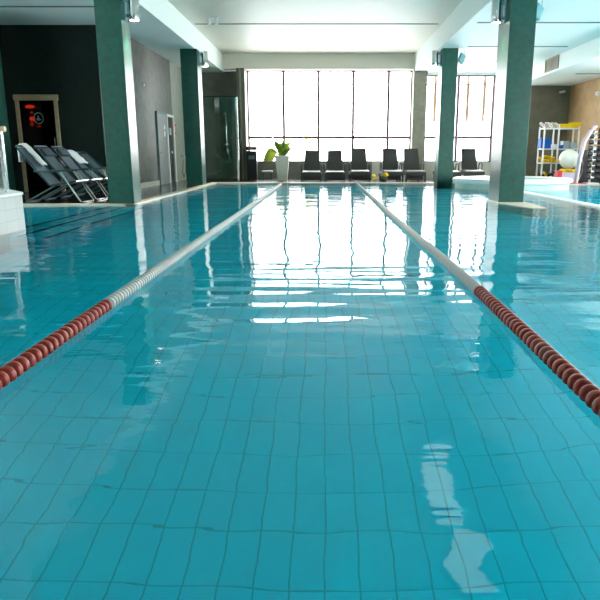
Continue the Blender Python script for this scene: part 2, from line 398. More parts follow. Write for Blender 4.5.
# outside
B('ground_outside', [(-30, 40, 26.6, 70, -.5, -.3), (10.4, 40, -20, 26.6, -.5, -.3)], M['snow'], **S)
t = empty('tree_outside', (-1.0, 34, -.3), label='pale yellow-green tree seen faintly through the window', cat='tree')
bm = bmesh.new(); tube(bm, [(0, 0, 0), (.05, 0, 1.6), (0, 0, 2.6)], [.08, .06, .03], 8); finish('trunk', bm, M['bark'], t)
bm = bmesh.new()
for k in range(150):
    a, b_, r_ = random.uniform(0, 2*PI), random.uniform(-1, 1), random.uniform(.1, .6)
    c = Vector((math.cos(a)*r_, math.sin(a)*r_, 2.6+b_*.55)); R = Matrix.Rotation(random.uniform(0, 6), 3, Vector((random.random(), random.random(), random.random())).normalized())
    vv = [bm.verts.new(c+R@Vector(p)) for p in ((-.12, 0, 0), (0, .05, .02), (.12, 0, 0), (0, -.05, .02))]; bm.faces.new(vv)
finish('foliage', bm, M['treeleaf'], t)

# whirlpool tub
tub = empty('whirlpool_tub', (5.66, 19.2, 0), label='round white-rimmed whirlpool tub between the right columns', cat='whirlpool')
bm = bmesh.new()
lathe(bm, [(1.35, .10), (1.35, -.9), (1.67, -.9), (1.67, .16)], 64); finish('tub_wall', bm, M['tubface'], tub, smooth=True)
bm = bmesh.new()
lathe(bm, [(1.32, .1), (1.32, .27), (1.36, .30), (1.71, .30), (1.75, .27), (1.75, .19), (1.67, .15)], 64); finish('rim', bm, M['whitestone'], tub, smooth=True)
bm = bmesh.new(); bmesh.ops.create_circle(bm, cap_ends=True, segments=48, radius=1.34)
for v in bm.verts: v.co.z = .22
finish('tub_water', bm, M['water'], tub)
bm = bmesh.new(); bmesh.ops.create_circle(bm, cap_ends=True, segments=48, radius=1.36)
for v in bm.verts: v.co.z = -.5
finish('tub_floor', bm, M['pooltile'], tub)

# ------------------------------------------------------------------ column lamps
def col_lamp(x, y, side, z0, label):
    r = empty('column_lamp', (x, y, z0), label=label, cat='wall lamp', group='cylinder lamps on the columns')
    s = side
    bm = bmesh.new(); lathe(bm, [(.085, .02), (.10, .0), (.105, .02), (.105, .44), (.095, .46), (0, .46)], 24, c=(s*.17, 0, 0)); finish('housing', bm, M['chrome'], r, smooth=True)
    bm = bmesh.new(); box(bm, *sorted((0, s*.025)), -.07, .07, .0, .46, bev=.004); box(bm, *sorted((.02*s, .09*s)), -.02, .02, .06, .12); box(bm, *sorted((.02*s, .09*s)), -.02, .02, .34, .40)
    finish('bracket', bm, M['teal_metal'], r)
    bm = bmesh.new(); lathe(bm, [(0, .012), (.086, .012), (.086, .03), (0, .03)], 24, c=(s*.17, 0, 0)); finish('bulb', bm, M['lampglow'], r)
    l = bpy.data.lights.new('lamp_spot', 'SPOT'); l.energy = 170; l.color = (1, .74, .52); l.spot_size = math.radians(75); l.spot_blend = .8; l.shadow_soft_size = .08
    lo = bpy.data.objects.new('lamp_spot', l); COL.objects.link(lo); lo.parent = r; lo.location = (s*.17, 0, -.02)
col_lamp(-3.85, 12.88, 1, 3.50, 'steel cylinder lamp on the wide column nearest the deckchairs')
col_lamp(-3.94, 20.62, 1, 3.66, 'steel cylinder lamp on the left column beside the shower')
col_lamp(3.60, 20.52, -1, 3.66, 'steel cylinder lamp on the lighter teal column by the windows')
col_lamp(3.66, 13.6, -1, 3.60, 'steel cylinder lamp on the large right column in the pool')
# recessed ceiling lights towards the camera
for x, y, l in ((2.2, 5.9, 'recessed long ceiling light nearest the viewer'), (2.2, 7.9, 'recessed long ceiling light, second from the viewer'), (2.05, 9.9, 'recessed long ceiling light, third from the viewer')):
    r = empty('ceiling_light', (x, y, ZC-.03), label=l, cat='ceiling light', group='recessed lights in the raised ceiling')
    B('frame', [(-.30, .30, -.76, -.70, 0, .03), (-.30, .30, .70, .76, 0, .03), (-.30, -.24, -.7, .7, 0, .03), (.24, .30, -.7, .7, 0, .03)], M['white'], r)
    B('diffuser', [(-.24, .24, -.7, .7, .01, .03)], M['ceilglow'], r)
# small hanging speakers
def speaker(x, y, rz, label, s=.75):
    r = empty('ceiling_speaker', (x, y, ZL), rz, label=label, cat='speaker', group='small speakers under the right ceiling'); r.scale = (.75, .75, 1)
    bm = bmesh.new(); box(bm, -.11, .11, -.09, .09, -.42, -.14, bev=.02, M=Matrix.Rotation(.5, 4, 'Y')); finish('box', bm, M['teal_metal'], r)
    bm = bmesh.new(); tube(bm, [(0, 0, 0), (0, 0, -.16), (-.06, 0, -.2)], .015, 8); finish('bracket', bm, M['steel'], r)
speaker(4.56, 14.1, .3, 'small teal speaker hanging beside the large right column')
speaker(4.36, 20.6, .3, 'tiny teal speaker hanging beside the lighter teal column')
# emergency twin spots on middle ceiling
r = empty('ceiling_spotlight', (-3.2, 19.0, ZC), label='small white twin spotlight under the raised ceiling at left', cat='spotlight')
B('base', [(-.16, .16, -.06, .06, -.05, 0)], M['white'], r, bev=.01)
for s in (-.1, .1):
    bm = bmesh.new(); lathe(bm, [(0, -.2), (.055, -.2), (.045, -.06), (.02, -.05)], 16, c=(s, 0, 0)); finish('lamp_head', bm, M['white'], r, smooth=True)
# vent grille on the dropped ceiling's face
r = empty('vent_grille', (7.6, 22.0, 3.74), label='bronze louvred vent grille on the dropped ceiling face', cat='vent')
B('frame', [(-.03, 0, -.62, .62, -.02, .02), (-.03, 0, -.62, .62, .36, .40), (-.03, 0, -.62, -.58, .02, .36), (-.03, 0, .58, .62, .02, .36), (-.03, 0, -.02, .02, .02, .36)], M['vent'], r)
for k in range(5): B('louvre', [(-.025, -.005, -.58, .58, .05+k*.065, .075+k*.065)], M['vent'], r)
B('backing', [(-.005, -.001, -.58, .58, .02, .36)], M['black'], r)

# ------------------------------------------------------------------ lane ropes
prof_r = [(.010, -.033), (.020, -.033), (.021, -.022), (.036, -.021), (.043, -.014), (.0455, 0), (.043, .014), (.036, .021), (.021, .022), (.020, .033), (.010, .033)]
prof_w = [(.010, -.029), (.018, -.029), (.019, -.015), (.038, -.013), (.044, -.006), (.044, .006), (.038, .013), (.019, .015), (.018, .029), (.010, .029)]
def fmesh(name, prof, m):
    bm = bmesh.new(); lathe(bm, prof, 20, 'y')
    me = bpy.data.meshes.new(name); bmesh.ops.recalc_face_normals(bm, faces=bm.faces); bm.to_mesh(me); bm.free(); me.materials.append(m)
    for p in me.polygons: p.use_smooth = True
    return me
FR = fmesh('float_disc_red', prof_r, M['red_float']); FW = fmesh('float_disc_white', prof_w, M['white_float'])
def lane(fx, ystart, yred, label, redend):
    r = empty('lane_rope', (fx(ystart), ystart, .022), label=label, cat='lane rope', group='lane ropes along the pool')
    bm = bmesh.new(); x0 = fx(ystart)
    tube(bm, [(fx(y)-x0, y-ystart, 0) for y in [ystart-.0, 3, 5, 8, 12, 16, 22.1]], .008, 6); finish('cable', bm, M['cable'], r)
    n = 0; y = ystart+.03; bmr = bmesh.new()
    while y < 22.05:
        red = y < yred or (redend and y > 20.6)
        if n < 100:
            o = bpy.data.objects.new('float_disc', FR if red else FW); COL.objects.link(o); o.parent = r
            o.location = (fx(y)-x0, y-ystart, 0)
            o.rotation_euler = (random.uniform(-.06, .06), 0, random.uniform(-.06, .06))
            if n == 0: o['label'] = 'red disc'
            if not red and 'w' not in r: r['w'] = 1; o['label'] = 'white disc'
        else:
            lathe(bmr, prof_w, 12, 'y', c=(fx(y)-x0, y-ystart, 0), mi=1 if red else 0)
        y += .066 if red else .058; n += 1
    if 'w' in r: del r['w']
    o = finish('float_discs_far', bmr, [M['white_float'], M['red_float']], r, smooth=True, kind='stuff')
lane(lambda y: -1.44-.01*math.sin(y*.35), 2.3, 4.02, 'left lane rope, bright red discs near and white discs beyond', True)
lane(lambda y: 1.085+.045*math.exp(-((y-5)/3)**2), 2.0, 4.45, 'right lane rope, brown-red discs near and greyish discs beyond', False)

# ------------------------------------------------------------------ far loungers
def lounger(x, y, z, label):
    r = empty('pool_lounger', (x, y, z), label=label, cat='lounger', group='dark loungers in front of the windows')
    mF, mS = M['lounger'], M['lounger_seat']
    # origin at front centre on floor; +y away from the pool
    bm = bmesh.new()
    box(bm, -.41, -.35, 0, 1.85, .22, .33, bev=.012); box(bm, .35, .41, 0, 1.85, .22, .33, bev=.012)
    box(bm, -.35, .35, 0, .06, .20, .33, bev=.012); box(bm, -.35, .35, 1.79, 1.85, .22, .33, bev=.012)
    box(bm, -.35, .35, .30, .34, .05, .22)
    finish('frame', bm, mF, r)
    for sx in (-.38, .38):
        for yy in (.05, 1.55):
            B('leg', [(sx-.035, sx+.035, yy-.03, yy+.04, 0, .23)], mF, r, bev=.008)
    bm = bmesh.new(); sheet(bm, [(0, .335), (.1, .36), (.5, .37), (.95, .36)], -.34, .34, .04)
    for v in bm.verts: v.co = Vector((v.co.y, v.co.x+.01, v.co.z))
    finish('seat', bm, mS, r)
    bm = bmesh.new()
    path = [(.93, .36), (1.02, .52), (1.20, .80), (1.34, 1.04), (1.38, 1.10)]
    sheet(bm, path, -.325, .325, .05)
    for v in bm.verts:
        w_ = 1-.10*(v.co.x-.93)/.45
        v.co = Vector((v.co.y*w_, v.co.x, v.co.z))
    finish('backrest', bm, mF, r)
    for s in (-1, 1):
        bm = bmesh.new(); tube(bm, [(s*.40, .50, .33), (s*.42, .56, .60), (s*.42, .66, .63), (s*.42, 1.05, .62), (s*.40, 1.15, .33)], .022, 8); finish('armrest', bm, mF, r, smooth=True)
    return r
L0 = lounger(-.49, 22.75, .02, 'dark lounger beside the potted plant, leftmost of the row')
Z = .02
for (x, y, l, s) in ((.36, 22.78, 'dark lounger, second from the potted plant', 1), (1.27, 22.72, 'dark lounger just right of the lane rope end, third in row', 1.07),
                  (2.46, 22.72, 'dark lounger behind the two small duck toys', 1.06), (3.27, 22.72, 'dark lounger in front of the khaki stone pillar', 1.06),
                  (4.56, 22.9, 'dark lounger mostly hidden behind the lighter teal column', 1), (5.42, 22.9, 'dark lounger behind the whirlpool, between the two right columns', 1.06)):
    c = copy_thing(L0, (x, y, Z), random.uniform(-.03, .03), l)
    c.scale = (.9, 1, s)
L0.scale = (.9, 1, 1)

# ------------------------------------------------------------------ deck recliners on the left
def recliner(x, y, z, rz, rec, label, pillow=True):
    r = empty('folding_deckchair', (x, y, z), rz, label=label, cat='deckchair', group='folding deckchairs along the left deck')
    w = .31; bx, bz = (-.60, 1.12) if not rec else (-.70, 1.0)
    P_, Q_ = Vector((bx, 0, bz)), Vector((0, 0, .36))
    bm = bmesh.new()
    tube(bm, [(0, -w, .36), (bx, -w, bz), (bx-.02, -w+.05, bz+.02), (bx-.02, w-.05, bz+.02), (bx, w, bz), (0, w, .36)], .019, 8)
    finish('back_frame', bm, M['tube'], r, smooth=True)
    for s in (-w, w):
        bm = bmesh.new(); tube(bm, [(0, s, .36), (.54, s, .44)], .018, 8); finish('seat_rail', bm, M['tube'], r, smooth=True)
    bm = bmesh.new(); tube(bm, [(.54, -w-.01, .44), (.54, w+.01, .44)], .02, 8); finish('front_bar', bm, M['alu'], r, smooth=True)
    for s in (-1, 1):
        bm = bmesh.new(); box(bm, -.28, .28, s*(w+.035)-.025, s*(w+.035)+.025, .625, .655, bev=.01); finish('armrest', bm, M['tube'], r)
        bm = bmesh.new(); tube(bm, [(-.22, s*(w+.03), .63), (bx*.42, s*w, .36+(bz-.36)*.42)], .012, 6); finish('arm_link', bm, M['tube'], r)
    bm = bmesh.new(); tube(bm, [(.25, -w-.03, .63), (.62, -w-.03, .03), (.64, -w+.01, .018), (.64, w-.01, .018), (.62, w+.03, .03), (.25, w+.03, .63)], .018, 8)
    finish('front_leg', bm, M['alu'], r, smooth=True)
    bm = bmesh.new(); tube(bm, [(.20, -w+.03, .40), (-.50, -w+.03, .03), (-.52, -w+.06, .018), (-.52, w-.06, .018), (-.50, w-.03, .03), (.20, w-.03, .40)], .018, 8)
    finish('rear_leg', bm, M['tube'], r, smooth=True)
    bm = bmesh.new()
    path = [(bx+.01, bz-.02)] + [(bx*(1-t)+.0, bz+(.36-bz)*t-.05*math.sin(PI*t)) for t in (.15, .3, .45, .6, .75, .9)] + [(.05, .35), (.2, .36), (.35, .39), (.54, .445)]
    sheet(bm, path[:8], -w+.02, w-.02, .012); finish('back_sling', bm, M['sling'], r, smooth=True)
    bm = bmesh.new(); sheet(bm, path[7:], -w+.02, w-.02, .012); finish('seat_sling', bm, M['sling'], r, smooth=True)
    if pillow:
        bm = bmesh.new(); box(bm, -.035, .035, -.23, .23, -.10, .10, bev=.03)
        a = math.atan2(-bx, bz-.36)
        finish('pillow', bm, M['pillowfab'], r, smooth=True)
        o = r.children[-1] if r.children else None
        for o in r.children:
            if o.name.startswith('pillow'):
                t = .16; o.location = (bx*(1-t)+.03, 0, bz+(.36-bz)*t+.015); o.rotation_euler = (0, -a, 0)
    return r
names = ['nearest folding deckchair, white towel over its slate blue back', 'second folding deckchair from the pool edge with a navy pillow', 'third folding deckchair from the pool edge with a navy pillow',
         'fourth folding deckchair, lower back under a bunched white towel', 'farthest folding deckchair, close to the dark wall']
for i in range(5):
    recliner(-5.60+.04*i, 13.12+.745*i, .02, 0, i > 2, names[i], pillow=i in (1, 2))
# towels (things of their own)
def towel(x, y, bx, bz, label, tw, lean, drop):
    bm = bmesh.new(); y0, y1 = -tw/2, tw/2
    n = 14; path = []
    for k in range(5): t = 1-k/4; path.append((bx-.07-.02*t, bz-.02-.28*t))
    path += [(bx-.035, bz+.045), (bx+.02, bz+.05)]
    for k in range(1, 8): t = k/7*drop; path.append((bx*(1-t)+.055+.01*math.sin(k*2), bz+(.36-bz)*t+.03))
    sheet(bm, path, y0, y1, .03, crown=.018, ny=6)
    for v in bm.verts: v.co.y += lean*(bz-v.co.z)+.012*math.sin(v.co.x*40)
    o = finish('towel', bm, M['towel'], smooth=True, label=label, cat='towel', group='white towels on the deckchairs'); o.location = (x, y, .02); o.rotation_euler = (0, 0, 0)
towel(-5.60, 13.14, -.60, 1.12, 'white towel hanging over the nearest deckchair back', .21, .16, .52)
towel(-5.48, 15.36, -.70, 1.0, 'white towel bunched over the fourth deckchair back', .50, .0, .42)

# ------------------------------------------------------------------ glass balustrade at the far left
r = empty('glass_railing', (-4.65, 8.46, .50), label='frosted glass railing with oak handrail on the white platform', cat='railing')
B('glass_panel', [(-.62, .40, -.01, .01, .03, .78)], M['rail_glass'], r)
bm = bmesh.new(); tube(bm, [(-1.2, 0, .82), (.44, 0, .82)], .035, 12); finish('handrail', bm, M['wood'], r, smooth=True)
for x in (-.6, .37): B('post', [(x-.02, x+.02, -.03, .03, 0, .80)], M['steel'], r, bev=.004)

# ------------------------------------------------------------------ doors
# sauna-like door in the dark wall
r = empty('door_1', (-7.42, 16.7, .02), kind='structure'); r.scale = (.9, 1, 1)
B('frame', [(-.60, -.50, -.06, .02, 0, 2.44), (.50, .60, -.06, .02, 0, 2.44), (-.63, .63, -.07, .02, 2.32, 2.46)], M['woodframe'], r, bev=.006)
B('glass_leaf', [(-.5, .5, -.02, -.01, .01, 2.32)], M['door_glass'], r)
B('dark_interior', [(-.5, .5, .0, .01, 0, 2.32)], M['darkroom'], r)
bm = bmesh.new(); n = 40
ring = [[bm.verts.new((math.cos(2*PI*k/n)*rr, 0, math.sin(2*PI*k/n)*rr)) for k in range(n)] for rr in (.125, .142)]
for k in range(n): bm.faces.new((ring[0][k], ring[0][(k+1) % n], ring[1][(k+1) % n], ring[1][k]))
sail = [(-.005, .075), (-.055, -.02), (-.075, -.045), (-.02, -.055), (.05, -.05), (.075, -.03), (.03, -.02)]
bm.faces.new([bm.verts.new((x, 0, z)) for x, z in sail])
o = finish('emblem', bm, M['emblem'], r); o.location = (.02, -.024, 1.88)
B('handle', [(.42, .45, -.06, -.03, .9, 1.4)], M['steel'], r, bev=.005)
B('hinge', [(.46, .5, -.035, -.02, 2.02, 2.06)], M['steel'], r)
# red lamps glowing behind the door glass, seen as shades
def blob(name, x, z, rx, rz, m, label):
    bm = bmesh.new(); bmesh.ops.create_icosphere(bm, subdivisions=3, radius=1)
    for v in bm.verts: v.co = Vector((v.co.x*rx, v.co.y*.003, v.co.z*rz))
    o = finish(name, bm, m, r, smooth=True, label=label); o.location = (x, -.006, z)
blob('red_lamp', -.21, 2.17, .14, .045, M['redglow'], 'bright red lamp')
blob('red_lamp', -.17, 2.02, .045, .035, M['redglow2'], None)
blob('red_lamp', -.17, 1.87, .085, .055, M['redglow'], None)
blob('red_lamp', -.20, 1.74, .05, .06, M['redglow2'], None)
blob('red_lamp', .0, 1.68, .07, .03, M['redglow2'], None)
# grey door on the left wall
r = empty('door_2', (-5.4, 21.15, .02), kind='structure')
lf = B('leaf', [(0, .045, -.56, .60, 0, 2.25)], M['grey_door'], r)
B('frame', [(0, .06, -.62, -.56, 0, 2.31), (0, .06, -.62, .60, 2.25, 2.31)], M['slot'], r)
B('handle', [(.045, .10, -.5, -.38, 1.0, 1.04)], M['chrome'], lf, bev=.006)
B('sign_plate', [(.045, .055, .20, .34, 1.55, 1.72)], M['white'], lf)
B('sign_plate', [(.045, .055, .20, .34, 1.78, 1.90)], M['white'], lf)
# open doorway beside it
r = empty('door_3', (-5.4, 22.28, .02), kind='structure')
B('frame', [(0, .07, -.50, -.42, 0, 2.3), (0, .07, .42, .50, 0, 2.3), (0, .07, -.50, .50, 2.22, 2.3)], M['white'], r)
B('dark_interior', [(0, .02, -.42, .42, 0, 2.22)], M['darkroom'], r)  # flat black sheet, the unlit room's darkness put into its colour
B('leaf', [(.02, .05, .30, .42, 0, 2.22)], M['grey_door'], r)
B('sign_plate', [(.03, .04, -.12, .12, 1.62, 1.86)], M['greybox'], r)
B('lock_plate', [(.03, .05, .05, .16, 1.0, 1.08)], M['white'], r)
# things on the left wall
bm = bmesh.new(); lathe(bm, [(0, .05), (.05, .045), (.06, 0)], 20, 'x', c=(0, 0, 0))
o = finish('wall_sensor', bm, M['white'], smooth=True, label='small round white sensor high on the grey mosaic wall', cat='sensor'); o.location = (-5.4, 19.4, 3.0)
for z, l in ((2.0, 'upper orange square alarm sign beside the open doorway'), (1.72, 'lower orange square alarm sign beside the open doorway')):
    r = empty('alarm_sign', (-5.4, 23.05, z), label=l, cat='sign', group='orange alarm signs')
    B('plate', [(0, .03, -.11, .11, -.10, .10)], M['orange'], r, bev=.005); B('button', [(.03, .045, -.05, .05, -.05, .05)], M['redp'], r, bev=.004)
r = empty('wall_tap', (-5.4, 23.9, .95), label='grey wall tap with hanging hose on the pale wall', cat='tap')
bm = bmesh.new(); lathe(bm, [(0, 0), (.06, 0), (.06, .03), (.025, .05), (.025, .14), (0, .14)], 16, 'x'); finish('valve', bm, M['steel'], r, smooth=True)
bm = bmesh.new(); tube(bm, [(.12, 0, 0), (.16, -.02, -.15), (.12, .10, -.55), (.06, .02, -.82), (.05, -.12, -.60), (.09, -.10, -.2), (.12, -.02, -.03)], .016, 8); finish('hose', bm, M['alu'], r, smooth=True)

# ------------------------------------------------------------------ shower
r = empty('shower_cabin', (-3.95, 24.15, .02), label='tall glass shower cabin in the corner beside the windows', cat='shower')
B('glass_front', [(-.64, .60, -.006, .006, .03, 3.02)], M['shower_glass'], r)
B('glass_side', [(.655, .667, 0, 1.82, .03, 3.02)], M['shower_glass'], r)
B('glass_edge', [(-.665, -.635, -.04, .01, .03, 3.0)], M['glass_edge'], r, label='green glass edge')
B('top_rail', [(-.68, .66, -.03, .03, 3.02, 3.08)], M['black'], r)
B('bottom_rail', [(-.66, .66, -.02, .02, 0, .03)], M['black'], r)
B('corner_profile', [(.61, .69, -.05, .03, 0, 3.03)], M['chrome'], r, bev=.006)
bm = bmesh.new(); tube(bm, [(-.03, 1.79, 1.0), (-.03, 1.79, 2.65)], .016, 8); tube(bm, [(-.03, 1.84, 1.05), (-.03, 1.79, 1.05)], .02, 8); tube(bm, [(-.03, 1.84, 2.6), (-.03, 1.79, 2.6)], .02, 8); rr_ = finish('riser_rail', bm, M['chrome'], r, smooth=True)
bm = bmesh.new(); lathe(bm, [(.02, .05), (.07, 0), (0, 0)], 16, c=(-.08, 1.70, 2.52)); tube(bm, [(-.03, 1.78, 2.55), (-.08, 1.70, 2.56)], .015, 8); finish('shower_head', bm, M['chrome'], rr_, smooth=True)
bm = bmesh.new(); tube(bm, [(-.15, 1.77, 1.32), (.12, 1.77, 1.32)], .03, 10); mx_ = finish('mixer', bm, M['chrome'], r, smooth=True)
bm = bmesh.new(); tube(bm, [(.0, 1.76, 1.3), (.07, 1.74, .8), (.12, 1.74, .75), (.12, 1.74, 1.2), (.03, 1.74, 2.0), (-.04, 1.74, 2.4)], .009, 6); finish('hose', bm, M['chrome'], mx_, smooth=True)

# ------------------------------------------------------------------ bin, small stool, planter
r = empty('litter_bin', (-2.83, 24.7, .02), label='tall black litter bin at left end of the windows', cat='bin')
B('body', [(-.19, .19, -.19, .19, 0, 1.1)], M['bin'], r, bev=.02)
B('lid', [(-.21, .21, -.21, .21, 1.12, 1.26)], M['bin'], r, bev=.02)
B('panel', [(-.12, .12, -.196, -.19, .78, .92)], M['slot'], r); B('label_strip', [(-.10, .06, -.215, -.21, 1.17, 1.23)], M['binred'], r)
r = empty('low_stool', (-2.30, 25.0, .02), label='low grey stool between the black bin and the planter', cat='stool')
B('seat', [(-.18, .22, -.14, .14, .28, .34)], M['greybox'], r, bev=.015)
for sx in (-.13, .17):
    for sy in (-.1, .1):
        bm = bmesh.new(); tube(bm, [(sx, sy, .29), (sx*1.15, sy*1.15, 0)], .014, 6); finish('leg', bm, M['tube'], r)
r = empty('potted_plant', (-1.63, 24.3, .02), label='leafy green plant in a tall pale tapered planter', cat='plant')
bm = bmesh.new()
lv = [[bm.verts.new((sx*h_, sy*h_, z)) for sx, sy in ((-1, -1), (1, -1), (1, 1), (-1, 1))] for h_, z in ((.17, 0), (.27, .92), (.235, .92), (.225, .84))]
bm.faces.new(lv[0][::-1])
for a, b_ in zip(lv, lv[1:]):
    for k in range(4): bm.faces.new((a[k], a[(k+1) % 4], b_[(k+1) % 4], b_[k]))
bm.faces.new(lv[3]); finish('pot', bm, M['pot'], r)
B('soil', [(-.22, .22, -.22, .22, .84, .87)], M['soil'], r)
def leaf(bm, base, az, tilt, ln, wd, droop, mi=0):
    base = Vector(base); n = 7; prev = None
    d = Vector((math.cos(az), math.sin(az), 0)); side = Vector((-d.y, d.x, 0)); p = base.copy(); el = tilt
    for k in range(n+1):
        t = k/n; wv = wd*math.sin(PI*min(1, t*.93+.05))**.8*(1 if t < .98 else .1)
        row = [bm.verts.new(p-side*wv+Vector((0, 0, .25*wv))), bm.verts.new(p), bm.verts.new(p+side*wv+Vector((0, 0, .25*wv)))]
        if prev:
            for j in range(2):
                f = bm.faces.new((prev[j], prev[j+1], row[j+1], row[j])); f.material_index = mi
        prev = row; el -= droop/n
        p = p+(d*math.cos(el)+Vector((0, 0, math.sin(el))))*ln/n
bm = bmesh.new()
for k in range(34):
    az = k*2.4; leaf(bm, (random.uniform(-.1, .1), random.uniform(-.1, .1), .86), az, random.uniform(.6, 1.4), random.uniform(.5, .85), random.uniform(.07, .11), random.uniform(.2, .9), 0 if k % 3 else 1)
leaf(bm, (-.05, -.05, .86), PI*.93, 1.35, .98, .10, .4, 1); leaf(bm, (.05, -.05, .86), .25, 1.1, .88, .06, .5, 1)
finish('foliage', bm, [M['leaf'], M['leafy']], r, smooth=True)
bm = bmesh.new()
pl = [(0, .10), (-.14, .24), (-.30, .22), (-.42, .05), (-.52, -.22), (-.40, -.28), (-.16, -.26), (-.02, -.05)]
cv = bm.verts.new((-.46, -.26, .95)); ring = [bm.verts.new((x-.20, -.22+.10*x*x-.03*math.sin(z*9), .97+z)) for x, z in pl]
for k in range(8): bm.faces.new((cv, ring[k], ring[(k+1) % 8]))
tube(bm, [(-.10, -.1, .86), (-.16, -.18, 1.02), (-.24, -.22, 1.05)], .012, 6)
o = finish('broad_leaf', bm, M['leafy'], r, smooth=True, label='broad yellow-green drooping leaf')
# solidify leaves a touch
for o in r.children:
    if 'foliage' in o.name or 'leaf' in o.name:
        md = o.modifiers.new('thick', 'SOLIDIFY'); md.thickness = .003

# ------------------------------------------------------------------ duck toys on the far pool edge
def duck(x, y, rz, s, body, label):
    r = empty('duck_toy', (x, y, .03), rz, label=label, cat='toy', group='duck toys on the pool edge')
    bm = bmesh.new(); bmesh.ops.create_uvsphere(bm, u_segments=16, v_segments=10, radius=1)
    for v in bm.verts:
        v.co = Vector((v.co.x*.15*s, v.co.y*.11*s, (v.co.z*.09+.09)*s))
        if v.co.x < -.08*s: v.co.z += .05*s
    finish('body', bm, body, r, smooth=True)
    bm = bmesh.new(); bmesh.ops.create_uvsphere(bm, u_segments=14, v_segments=8, radius=.075*s, matrix=Matrix.Translation((.09*s, 0, .22*s))); finish('head', bm, M['yellow'], r, smooth=True)
    bm = bmesh.new(); bmesh.ops.create_cone(bm, segments=10, radius1=.03*s, radius2=.008*s, depth=.07*s, matrix=Matrix.Translation((.18*s, 0, .21*s)) @ Matrix.Rotation(PI/2, 4, 'Y')); finish('beak', bm, M['orange'], r, smooth=True)
duck(1.80, 22.25, 2.6, .95, M['wood'], 'small brown and yellow duck toy, left one on the pool edge')
duck(2.05, 22.24, .5, 1.15, M['soil'], 'larger yellow-headed dark duck toy, right one on the pool edge')

# ------------------------------------------------------------------ shelf rack and toys on the right
R0 = Vector((8.50, 23.3, .02)); RZ = -.0
rk = empty('shelf_rack', R0, 0, label='white metal shelf rack full of pool toys by the tan wall', cat='shelf rack')
HX, HY, HT = .62, .26, 1.92
lev = [.14, .66, 1.16, 1.88]
for sx in (-HX, -.10, HX):
    for sy in (-HY, HY): B('post', [(sx-.025, sx+.025, sy-.02, sy+.02, 0, 1.95)], M['white'], rk)
for z in lev: B('shelf', [(-HX, HX, -HY, HY, z-.025, z+.012)], M['white'], rk)
def onrack(dx, dy, lv_): return (R0.x+dx, R0.y+dy, R0.z+lev[lv_]+.012)
def tbox(name, dx, dy, lv_, w_, d_, h_, m, label, cat, lid=None, group=None, up=0):
    r = empty(name, Vector(onrack(dx, dy, lv_))+Vector((0, 0, up)), 0, label=label, cat=cat, group=group)
    B('body', [(-w_/2, w_/2, -d_/2, d_/2, 0, h_)], m, r, bev=.012)
    B('lid', [(-w_/2-.012, w_/2+.012, -d_/2-.012, d_/2+.012, h_, h_+.025)], lid or m, r, bev=.006)
    return r
tbox('storage_box', -.52, -.05, 2, .36, .36, .34, M['blue'], 'bright blue storage box on the second shelf from top', 'box', group='boxes on the rack')
tbox('storage_box', -.20, -.12, 2, .24, .2, .12, M['white'], 'low white storage box beside the bright blue box', 'box', group='boxes on the rack')
tbox('storage_box', .03, -.12, 2, .16, .2, .10, M['blue'], 'small dark blue box beside the low white box', 'box', group='boxes on the rack')
tbox('storage_box', .24, .0, 2, .22, .3, .24, M['greybox'], 'grey-blue storage box behind the middle of the second shelf', 'box', group='boxes on the rack')
tbox('storage_box', .50, .0, 2, .24, .3, .19, M['greybox'], 'grey-blue storage box at right end of the second shelf', 'box', group='boxes on the rack')
def noodle_bundle(lv_, x0, x1, m, n, label0, grp, rr=.05, amp=.05):
    # each coiled foam piece is a ring lying on the shelf
    for k in range(n):
        x = x0+(x1-x0)*(k+.5)/n; bm = bmesh.new(); R_ = random.uniform(.08, .11)
        pts = [(math.cos(a)*R_, math.sin(a)*R_*1.2, 0) for a in [2*PI*j/14 for j in range(15)]]
        Mx = Matrix.Rotation(random.uniform(.3, 1.2)*random.choice((-1, 1)), 4, 'Y')
        tube(bm, [Mx@Vector(p) for p in pts], .036, 8, cap=False)
        zmin = min(v.co.z for v in bm.verts)
        o = finish('foam_ring', bm, m if not isinstance(m, list) else m[k % len(m)], smooth=True, label=label0[k] if isinstance(label0, list) else label0, cat='foam ring', group=grp)
        o.location = Vector(onrack(x, random.uniform(-.12, .0), lv_))-Vector((0, 0, zmin))
noodle_bundle(3, -.70, -.05, [M['pink'], M['beige'], M['white'], M['beige']], 5, ['pale pink foam ring at left end of the top shelf', 'beige foam ring on the top shelf, second from left', 'white foam ring on the top shelf, third from left', 'brownish foam ring on the top shelf, fourth from left', 'pale pink foam ring next to the yellow floats'], 'foam rings on the top shelf')
tbox('foam_float', .16, -.02, 3, .36, .36, .12, M['yellow'], 'flat yellow foam float in the middle of the top shelf', 'float', group='yellow floats on the top shelf')
tbox('foam_float', .54, -.02, 3, .32, .36, .17, M['yellow'], 'taller yellow foam float at right end of the top shelf', 'float', group='yellow floats on the top shelf')
noodle_bundle(1, -.65, .60, M['yellow'], 9, 'yellow foam ring heaped on the second shelf from bottom', 'yellow foam rings on the third shelf')
for dx, l in ((-.4, 'yellow foam wedge lying on the rings left of the rack post'), (.3, 'yellow foam wedge lying on the rings right of the rack post')):
    bm = bmesh.new(); box(bm, -.16, .16, -.1, .1, 0, .09, bev=.03, M=Matrix.Rotation(.2, 4, 'Y')); o = finish('foam_wedge', bm, M['yellow'], label=l, cat='foam wedge'); o.location = Vector(onrack(dx, -.1, 1))+Vector((0, 0, .16))
